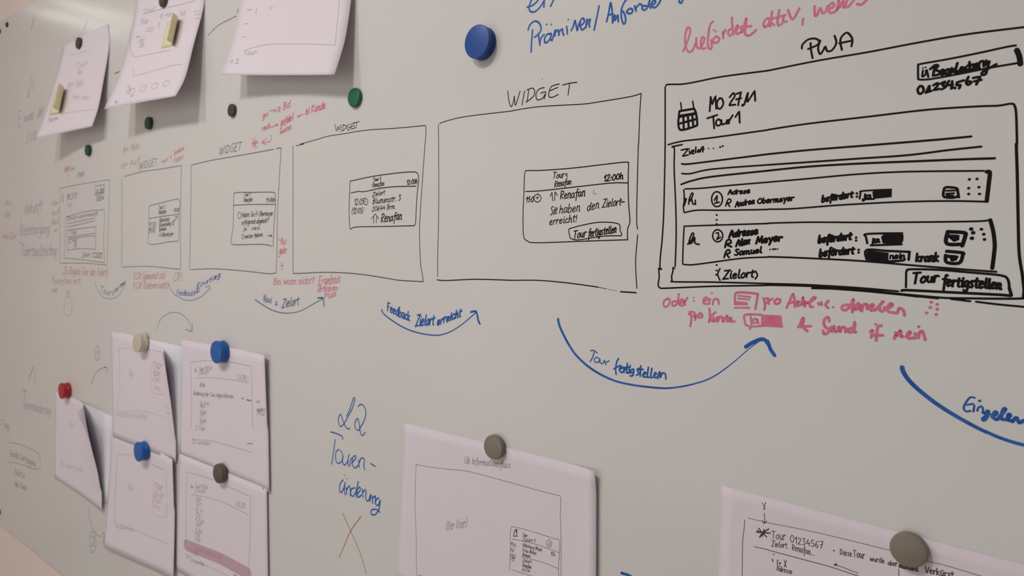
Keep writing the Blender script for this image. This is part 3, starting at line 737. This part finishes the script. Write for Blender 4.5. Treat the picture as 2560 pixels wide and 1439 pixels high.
arrow(lambda g: (g.o(2,2).s('460,310 480,390 560,550 650,680 800,810 1000,915 1200,965 1450,995 1600,995 1800,960 2000,890 2200,750 2350,620 2480,520',ws=[1.7,1.55,1.45,1.2,1.1,0.8,0.5,0.4]).s('2335,585 2400,545 2485,510 2530,520 2560,560',2.0), g.o(3,2).s('-5,530 5,555 25,610 65,670',1.9)),
      lambda g: (g.o(2,2).s('785,625 815,622 850,645|820,640 805,690 780,735|842,690 820,715 835,740 865,735 872,705 845,690|880,710 880,742 905,752 922,720|925,720 937,765|940,742 970,725',0.9).s('1065,703 1047,735 1035,800 1040,862|1018,805 1082,770|1070,815 1102,795 1090,780 1072,810 1090,842 1122,825|1115,790 1120,842|1120,815 1142,798|1152,750 1145,840 1160,845|1120,792 1182,785|1170,800 1172,847|1215,808 1190,815 1185,842 1210,838 1217,815 1207,870 1180,875|1272,798 1250,815 1267,850 1243,870|1287,775 1280,880|1262,815 1310,810|1302,870 1337,850 1322,838 1308,880 1342,887|1362,790 1352,880 1370,890|1397,800 1385,885 1400,892|1410,878 1442,855 1427,845 1420,890 1452,887|1455,902 1467,848 1480,840 1480,892 1502,850 1530,855 1537,907',1.25).d('1182,768',1.0),))
arrow(lambda g: (g.o(3,2).s('1340,790 1350,830 1400,910 1500,1010 1650,1130 1800,1230 1950,1318 2080,1388 2184,1439',ws=[2.0,1.9,1.7,1.45]), g.o(3,3).s('2180,-2 2300,52 2450,103 2560,131 2750,165',1.42)),
      lambda g: (g.o(3,2).s('2065,1095 2020,1090 1972,1150 1955,1200 1980,1230 2022,1225|1985,1165 2050,1155|2062,1170 2052,1232|2090,1225 2105,1190 2140,1185 2152,1240',1.0).d('2115,1125',1.4).s('2150,1240 2175,1250 2200,1220 2185,1290 2155,1318 2150,1300 2210,1255|2240,1285 2285,1250 2268,1235 2245,1280 2280,1312 2310,1290 2372,1210 2350,1212 2330,1300 2370,1312|2390,1302 2422,1270 2402,1260 2395,1315 2435,1322|2442,1332 2482,1290 2502,1335 2520,1342 2560,1320 2580,1365',1.7),))
g = Ink('drawn_arrow','blue',2.2,B).o(2,3).s('1095,1410 1150,1425 1190,1445 1260,1485',1.3); g.done()
g = Ink('drawn_arrow','faded_blue',1.5,B,label='pale blue arched arrow above the pinned sheets').o(0,2)
g.s('1570,412 1590,340 1640,275 1740,240 1830,270 1890,340 1917,430',0.8).s('1858,410 1917,430 1920,345',1.1); g.done()
g = Ink('drawn_arrow','grey_ink',1.2,B,label='small grey curved arrow with a circled digit').o(0,2)
g.s('905,970 930,900 970,830 1030,795 1072,793|1040,785 1072,800 1065,850').e(972,650,25,70,0.8).s('972,640 978,625 975,670'); g.done()
g = Ink('drawn_arrow','faded_blue',1.3,B).o(0,3)
g.s('890,750 895,850 920,950 970,1030 1030,1042',0.8).s('1025,1000 1045,1040 1030,1110',1.6).e(927,1100,30,105,1.0).s('912,1060 935,1040 940,1085 912,1140 945,1130'); g.done()

# ---- blue titles
g = Ink('handwritten_title','blue',1.85,B,label='blue marker title above a red cross').o(1,2)
g.s('905,1277 940,1200 972,1102 987,1108 962,1200 920,1280 880,1350 845,1382 825,1340 825,1290 845,1260 865,1310 890,1372 910,1402 937,1402|1020,1180 1050,1160 1085,1190 1097,1260 1072,1340 1045,1385 1020,1420 990,1390 990,1340 1015,1300 1030,1350 1042,1439 1062,1472 1090,1440',0.95)
g.o(1,3).s('745,0 800,15 860,45 865,75|790,75 775,200 755,322|830,175 800,200 795,270 815,312 850,300 867,240 845,185|870,240 865,300 885,332 915,290 930,220 917,300 925,342|937,342 945,280 967,255|955,312 992,270 997,240 970,250 960,312 985,362 1022,330|1025,280 1030,355|1030,310 1055,260 1082,280 1077,340 1087,377|1145,315 1190,345')
g.s('870,480 840,520 835,590 855,602 880,550 892,500 882,580 892,627|900,560 905,622|905,580 930,540 942,580 940,637|990,560 955,570 945,620 970,642 1000,590 1022,490 1002,600 1002,652|1010,622 1042,580 1035,550 1010,590 1020,652 1052,630|1062,570 1067,650|1070,600 1092,575|1102,590 1095,660 1120,692 1147,622 1140,692|1162,640 1165,712|1170,660 1192,640 1190,712|1225,660 1200,680 1195,722 1220,732 1242,680 1227,770 1190,827 1150,820 1155,780 1200,775 1237,802',1.1).d('883,433 905,465',0.9); g.done()
g = Ink('drawn_cross','red',1.3,B).o(1,3).s('865,810 945,990 1040,1210 1102,1415',1.0,0.75).s('1047,845 945,990 880,1140 830,1257',1.15,0.75); g.done()
g = Ink('handwritten_title','dull_blue',1.1,B,label='small blue title beside the red magnet').o(0,2)
g.s('300,932 283,885 320,830 335,770 322,815 300,900|352,805 350,970',0.9).s('225,1010 267,1037',1.4).s('245,1040 240,1200').t('ourenänderung',248,1205,508,1268,95,slant=0,k=0.75); g.done()
g = Ink('handwritten_title','dull_blue',1.3,B,label='dim blue title at the far upper left').o(0,0)
g.s('270,965 278,910 296,905 292,955 270,968|318,755 302,870|338,780 330,900',0.8)
g.s('207,1105 182,1130 185,1262 210,1252|185,1190 212,1178',0.9).t('insatz',235,1225,335,1180,90,k=0.7).t('der',368,1180,440,1130,110,k=0.7).t('Liste',255,1432,365,1390,120,k=0.7); g.done()
g = Ink('handwritten_title','dull_blue',1.5,B,label='dim blue three line title at the far left').o(0,1)
g.t('Ankunft',238,706,415,665,112,k=0.7).t('Genehmigung',200,912,495,885,105,k=0.65).t('Fahrtaufzeichng',210,1122,565,1108,112,k=0.7).s('212,745 205,860 210,890|180,950 200,985 240,1000',0.6); g.done()

# ---- pink notes
def pink(fn, m='pink', w=1.5, label=None):
    g = Ink('handwritten_note', m, w, B, label=label); fn(g); return g.done()
pink(lambda g: (g.o(2,2).s('1562,103 1520,125 1515,175 1540,187 1567,160 1577,120 1555,100|1640,130 1605,135 1600,170 1630,172 1657,130 1665,55 1660,130 1672,167|1670,162 1712,125 1692,110 1675,150 1695,177 1722,150|1720,120 1727,167|1725,142 1752,95|1910,137 1952,110 1940,90 1915,110 1915,152 1952,157|1977,105 1967,157|2005,162 2015,115 2055,110 2064,157',1.25).d('1815,95 1815,127 1995,48',1.1),
   g.s('2230,160 2230,60 2280,42 2440,55 2452,80 2430,207',1.4).s('2260,75 2382,88|2258,103 2370,113|2250,140 2345,147|2225,160 2352,162|2225,195 2372,195',1.1),
   g.s('2510,100 2527,160 2520,217|2515,115 2550,100 2558,130 2530,155',1.3),
   g.o(3,2).s('0,100 7,155|10,125 45,105|90,108 65,130 75,157 110,147 122,115 88,105|185,195 215,130 250,55 265,130 267,187|200,150 300,130|310,140 285,157 300,177 335,152 347,88 350,167|365,125 370,182|372,150 398,140|400,152 472,100 455,90 420,130 420,182 447,187|500,150 510,165|530,140 535,167|570,167 602,130 590,133 575,172 602,197',1.35).d('650,190',1.2),
   g.s('802,165 745,175 740,212 780,217 825,170 852,108 845,180 842,237|902,150 870,180 865,212 900,202 917,160 927,227|935,227 950,170 985,160 987,202|1000,207 1052,180 1040,160 1015,185 1030,222 1062,217|1075,217 1155,128 1120,165 1118,222 1150,228 1165,190|1180,217 1242,170 1225,152 1195,190 1200,232 1240,242 1290,245 1310,200 1352,220 1362,270',1.5).d('1630,140 1690,162 1620,193 1690,210 1583,247 1680,262',1.5)), label='pink marker remark below the big app sketch')
pink(lambda g: (g.o(2,2).s('1775,235 1792,300 1780,380|1765,262 1800,235 1827,257 1790,292|1830,265 1830,317|1835,287 1867,262|1882,250 1860,270 1865,292 1897,287 1897,260 1875,250|1972,205 1977,280 1967,337|2032,240 1980,290 2002,332|2012,290 2017,332 2042,310 2047,285 2050,330|2060,327 2070,290 2095,287 2102,332|2142,290 2110,305 2115,332 2150,272 2152,332|2160,327 2192,305 2177,295 2165,327 2222,332',1.4),
   g.s('2335,370 2325,330 2330,265 2490,265|2335,365 2380,382 2490,378|2385,292 2392,380 2375,405|2432,303 2405,320 2410,347 2440,342 2447,310 2462,352',1.2).f('2488,262 2690,272 2708,395 2600,388 2488,384').d('2382,275',1.0),
   g.o(3,2).s('312,385 340,310 357,305 345,380 392,427|300,387 427,378|612,330 600,290 565,310 560,370 600,412 602,442 560,457 550,425|640,385 620,402 640,432 655,405|662,380 667,432 700,422 705,380 710,430|722,432 740,390 772,397 772,437|832,400 800,415 805,437 840,432 867,335 862,432 877,437|1022,435 1045,420 1030,490|1132,375 1095,390 1080,522|1050,470 1147,470|1262,502 1280,440 1285,480 1322,420 1328,480 1350,482|1385,482 1422,450 1410,435 1390,470 1405,502 1442,497|1470,450 1467,502|1502,497 1512,445 1540,430 1557,470 1570,515',1.5).d('1075,360 1505,385',1.4)), label='second pink marker remark below the big app sketch')
pink(lambda g: (g.o(1,0).t('go',62,1182,122,1152,52,k=1.1).s('135,1105 195,1103|180,1090 197,1103 185,1118').t('a Bd',208,1122,342,1066,72,k=1.1).t('rech',58,1312,140,1272,52,k=1.1).s('145,1275 215,1245|195,1240 217,1243 210,1262').t('gefahrl',242,1258,372,1196,72,k=1.15).s('412,1162 470,1140|415,1165 440,1162').t('ei Kunde',490,1146,694,1078,74,k=1.15).t('wann',236,1344,352,1284,56,k=1.05),
   g.s('148,1345 150,1395 125,1418 58,1422|92,1392 56,1422 102,1442|105,1370 108,1390',0.9), g.px().s('630,346 642,369|644,350 630,366|628,358 646,357|637,344 636,371',1.0)), label='pink note beside the third small magnet')
pink(lambda g: (g.o(1,1).s('210,955 245,957',0.9).t('Aus',240,1003,304,995,66).t('gabe',228,1096,304,1088,74,k=1.05).s('240,1215 277,1215|258,1180 258,1266',0.9),), w=1.2)
pink(lambda g: (g.o(1,1).t('Bei wann nicht?',170,1402,582,1392,66).t('Ergebnis',618,1410,845,1380,84), g.o(1,2).t('drücken',612,36,815,22,60).t('Plan',676,112,802,78,62)), w=1.35)
pink(lambda g: (g.o(0,1).t('A= Abh',1222,96,1388,42,64,k=0.95).t('n= Auf',1212,246,1390,190,64),), 'faded_pink', 1.5)
pink(lambda g: (g.o(0,1).t('nur 1',1615,192,1712,152,40,k=1.1).t('andere',1735,110,1838,58,46).t('Fahrt',1735,188,1830,150,52),), 'pink', 1.2)
pink(lambda g: (g.o(0,1).t('Zu Beginn (vor der Fahrt)',632,1296,1078,1318,74).t('Tourplan mit',505,1392,805,1394,60), g.o(0,2).t('ab',518,42,575,36,48), ), 'faded_pink', 1.6)
pink(lambda g: (g.o(0,2).s('650,95 712,98 705,262 640,262 645,180 650,95|675,120 672,180',0.7).t('Nr',655,80,705,70,66,k=0.7),), 'faded_pink', 1.5)
pink(lambda g: (g.o(0,1).t('1.CR (gemeint ist)',1328,1350,1652,1340,64).t('CR!',1728,1366,1815,1362,80,k=0.8).t('1.CR (Uebersicht)',1325,1446,1682,1436,64),), 'faded_pink', 1.6)
pink(lambda g: (g.o(0,1).t('zu',48,606,115,600,52).t('Uhr',45,736,106,728,58).s('70,770 75,850',0.6).t('weil Zeit',28,942,165,942,54),), 'faded_pink', 1.7)
pink(lambda g: (g.o(0,1).t('Uhr',512,612,584,606,50).t('auf',512,708,584,702,52).t('Bed',512,806,584,798,56).t('so',540,878,568,872,44).s('640,270 655,262',1),g.t('PWA',638,286,700,266,60).t('sm',700,272,745,256,44).s('672,300 685,318 675,390',0.7)), 'faded_pink', 1.5)

# ---- black and grey leftovers
g = Ink('handwritten_note','grey_ink',1.2,B,label='small framed grey note at the lower left').o(0,3)
g.s('90,105 200,125 330,180 395,240 402,340 370,380|85,300 200,320 280,350 370,380',0.8).t('Grafik Verfolgung',98,238,356,345,62,slant=0,k=0.95).t('Notiz',150,430,250,458,54,slant=0).t('den Taxis',146,540,268,582,56,slant=0); g.done()
g = Ink('handwritten_note','grey_ink',1.5,B).o(0,2).t('z.Tag',-10,1348,92,1412,62,slant=0,k=0.8); g.done()
g = Ink('marker_stroke','grey_ink',1.3,B).o(0,0).s('340,175 310,290',1.3).s('395,60 398,95',0.6).s('872,205 835,300',0.6).s('2080,352 2180,255 2300,190 2362,160',0.95).s('2380,85 2370,125',1.3).s('1145,735 1192,715',1.6); g.done()

# ------------------------------------------------------------------ drawings on the sheets
def on(sheet, fn, m='pen', w=0.45, name='pen_drawing'):
    g = Ink(name, m, w, sheet, on=sheet); fn(g); return g.done()
on(pF, lambda g: (g.o(1,3).s('1595,320 1700,345 1900,370 2100,390 2300,440 2560,510'), g.o(2,3).s('0,510 250,580 485,640|490,650 483,850 490,1050 490,1439'), g.o(1,3).s('1600,320 1590,700 1600,1000 1605,1400 1640,1432 1700,1445'),
   g.o(2,3).s('-5,945 100,965 250,1010 420,1065 475,1100 465,1360 468,1439|0,1070 200,1110 470,1205|90,1245 300,1300 465,1365|-5,1375 200,1439'), g.o(1,3).s('2555,950 2540,1010 2540,1200 2535,1385')))
on(pF, lambda g: (g.o(1,3).t('Ub Informationsfluss',2082,312,2545,362,66).d('2058,320',1.4).t('(Der User)',1893,985,2108,945,86,k=0.85),
   g.o(2,3).s('15,1040 28,985 50,975 42,1035|15,1042 55,1040',1.8).d('40,985 42,1000',3).e(372,1115,25,40).t('2',362,1132,385,1136,36).t('Tour',104,1042,156,1050,34).t('Zielort 1',104,1088,232,1106,36).t('Abholung Meier',104,1142,302,1196,36).t('Frau Meier',104,1192,244,1230,36).t('Bremen',104,1238,184,1256,34).t('12h',384,1228,432,1240,34).t('Zielort',104,1298,198,1314,34).t('Renafan',104,1344,194,1366,36).t('Alle',98,1388,182,1402,34),
   g.t('11:0',-15,1130,36,1150,32).t('12',-15,1190,24,1200,32).t('(12)',-18,1250,36,1262,32).t('13',-10,1285,26,1292,32)), name='pen_writing')
on(pG, lambda g: (g.o(2,3).s('2325,880 2320,960 2305,1100 2300,1439'), g.s('2360,860 2560,908',0.8), g.o(3,3).s('0,908 250,955 600,1030 1230,1185',0.8).s('1590,1290 1800,1340 2100,1430 2300,1490',0.8), g.o(2,3).s('2420,1145 2560,1176',1.1), g.o(3,3).s('0,1178 300,1260 600,1340 920,1445',1.2).s('1305,1370 1310,1439|685,1328 900,1410').f('650,1325 688,1308 685,1342')), w=0.5)
on(pG, lambda g: (g.o(2,3).s('2497,705 2520,745 2532,772|2537,700 2522,740 2515,777|2520,810 2524,860 2520,915|2498,882 2520,915 2545,887').s('2445,1000 2500,1005 2580,1010|2465,962 2500,1005 2545,1048|2565,968 2505,1010 2475,1052|2450,985 2520,1020|2520,975 2500,1040',2.0),
   g.o(3,3).t('Tour',35,1066,182,1082,80,slant=0).t('01234567',222,1102,556,1168,68,slant=0).t('Zielort.',35,1140,208,1164,58,slant=0).t('Renafan...',238,1178,470,1236,58,slant=0).d('658,1185',2.2).t('Diese',718,1222,842,1246,56,slant=0).t('Tour',850,1246,970,1266,68,slant=0).t('wurde',1018,1286,1168,1314,52,slant=0).t('aber',1198,1326,1295,1340,48,slant=0).t('manuell',1308,1352,1505,1394,46,slant=0,k=1.4).t('Verkürzt',1568,1402,1860,1460,62,slant=0,k=1.3),
   g.d('45,1275 48,1290 58,1222',2).t('Fr. X',88,1342,188,1352,66,slant=0).t('Adresse',86,1384,244,1420,48,slant=0)), w=0.55, name='pen_writing')
on(pD1, lambda g: (g.o(0,2).s('1180,605 1400,600 1620,635|1190,610 1195,1000 1185,1225 1420,1225 1630,1285',0.8).t('So bleibt das Bild',1150,1278,1470,1305,50,slant=0).t('Nr',1285,880,1335,890,60).s('1660,1180 1690,1210|1660,1240 1700,1260|1660,1290 1735,1320',1.2)), 'pale_pencil', 0.6)
on(pD1, lambda g: (g.o(0,2).s('1520,745 1600,755 1640,775|1520,745 1515,1020 1640,1062',0.8).t('Tour',1528,790,1612,812,60).t('Adr',1528,860,1600,880,60).t('Ziel',1525,920,1600,940,60).t('an',1530,1000,1600,1030,50)), 'salmon', 0.8, 'coloured_sketch')
on(pD2, lambda g: (g.o(0,2).s('1900,740 2050,725 2290,737 2510,782|1905,740 1915,1100 1912,1400|2510,782 2520,1100 2525,1400|1950,895 2200,900 2490,945'),
   g.t('Tour 012345',1985,830,2120,820,46).t('Zielort',1985,862,2085,860,40).s('1955,800 1965,830 1945,828 1955,800',2.0).s('2365,860 2470,880 2470,920 2370,905 2365,860',0.7).t('in Be',2385,905,2460,915,40),
   g.t('Ab Mo',1995,985,2045,990,46).t('12 Adr',1995,1165,2092,1170,40).t('Obm',1995,1190,2048,1194,36).t('1 Adr',1995,1250,2065,1258,40).t('Ort',1995,1275,2042,1280,36).t('1 Adr',1992,1335,2065,1342,40).t('Ort',1995,1358,2042,1362,36).t('2 1 Adr',1950,1415,2048,1424,46),
   g.o(0,3).s('1915,78 2100,88 2300,140 2522,208').t('So wieder',1912,112,2100,138,44).s('2470,115 2525,118',2.4)), 'pencil', 0.6)
on(pD2, lambda g: (g.o(0,2).t('Anderung der Tour abgeschlossen',1930,1066,2330,1098,40,k=1.0).s('2418,1098 2430,1102',3).s('2465,1115 2510,1124',2.6), g.o(1,2).t('so',5,1140,40,1146,30).t('anders',5,1228,90,1234,40).t('Mo',10,1265,85,1275,40)), 'pencil', 0.9, 'pen_writing')
on(pE, lambda g: (g.o(0,2).t('Nr',690,1388,735,1396,50), g.o(0,3).t('Es gibt noch',610,338,830,400,46,slant=0)), 'pale_pencil', 0.7)
on(pD3, lambda g: (g.o(0,3).s('1180,215 1330,240|1510,320 1650,385|1175,220 1150,900 1300,960 1500,1045 1680,1120|1660,385 1665,860').t('So Bild neu',1150,945,1340,1000,46,slant=0).t('Nr',1280,580,1328,592,54)), 'pale_pencil', 0.6)
on(pD3, lambda g: (g.o(0,3).s('1540,510 1640,555|1540,510 1535,800 1660,860',0.8).t('Tour',1545,560,1620,590,56).t('Adr',1545,640,1640,670,60).t('Ziel',1525,690,1610,720,50).t('An',1530,760,1600,790,50)), 'salmon', 0.7, 'coloured_sketch')
on(pD4, lambda g: (g.o(0,3).s('1860,400 2000,435 2130,480|2260,540 2400,600 2500,645|1865,405 1858,1100|2505,650 2500,1050 2480,1439|1910,625 2100,660 2300,735 2480,830').s('1915,530 1930,555 1910,555 1915,530',2.4),
   g.t('Tour 01234',1950,555,2082,578,44,slant=0).t('Zielort',1950,600,2060,618,42,slant=0).s('2360,690 2450,720 2445,760 2360,735 2360,690',0.8).t('in B',2368,738,2440,752,42),
   g.t('Adr',1955,690,2010,700,48).t('Ort',1955,735,2005,745,40).t('12 A',1950,800,2022,812,44).t('Ob',1955,845,2010,855,40).t('1 Adr',1950,905,2040,925,50).t('Ort',1955,945,2005,955,40).t('2 Ad',1950,1005,2015,1015,44).t('Ob',1955,1040,2000,1050,36).t('3 Ad',1945,1090,2000,1100,44),
   g.t('1 Adr',1895,1210,1985,1240,46).t('Or',1855,1255,1895,1270,40).s('1985,1300 2200,1400 2300,1450',0.8).t('So neue Adr',1905,1290,2040,1345,44,slant=0).s('2340,1425 2365,1436',3)), 'pencil', 0.6)
on(pD4, lambda g: (g.o(0,3).s('1862,1130 2000,1185 2200,1265 2350,1345 2480,1415',13)), 'highlight', 1.6, 'highlighted_line')
on(pD4, lambda g: (g.o(0,3).t('Zu Neue Adresse Tour',1950,1178,2225,1275,46,slant=0)), 'salmon', 1.0, 'pen_writing')
on(pC, lambda g: (g.o(1,0).s('-90,495 0,470 150,440 400,440 600,442 790,450|790,450 815,200 835,0'), g.o(0,0).t('1 2',2298,645,2390,632,44,k=1.4).t('Tour',2430,556,2560,540,50,k=1.2).s('2470,100 2520,95|2440,240 2480,235|2420,370 2450,365',1.3), g.o(1,0).s('0,520 15,515|0,140 5,80|140,95 165,65',1.3)), 'pale_pencil', 0.7)
on(pB, lambda g: (g.o(0,0).s('1320,240 1300,400 1330,560 1500,540 1700,500|1335,760 1500,720 1700,660 1820,640|1330,690 1340,750').t('Tour',1420,150,1560,95,50).s('1430,140 1700,70 1950,10|1940,120 2000,105|1940,155 2000,140|1942,190 1995,178').t('12 Adr',1590,185,1720,160,40).t('Ad',1790,170,1850,150,60).t('Plan',1400,250,1480,235,60).t('ab 1',1450,320,1600,290,60).s('1360,375 1400,360',2.2).t('Ad',1385,440,1440,420,60).t('Ort',1395,480,1440,465,40).t('Zu',1260,930,1310,905,60,k=1.4).t('O O O O',1280,950,1700,850,60).s('1300,965 1330,955',2).t('Nr',1145,1035,1180,1028,30)), 'pale_pencil', 0.8)
on(pA, lambda g: (g.o(0,0).t('Tour',760,690,880,640,50).t('Ab',770,750,820,735,50).t('Mo bis',670,880,830,820,50).t('Ort',760,880,830,860,40).t('Adr neu',720,990,890,990,46).t('Plan neu',480,1225,580,1195,50,k=1.2).s('700,560 900,500|640,1130 950,1090',0.8)), 'pale_pencil', 0.8)
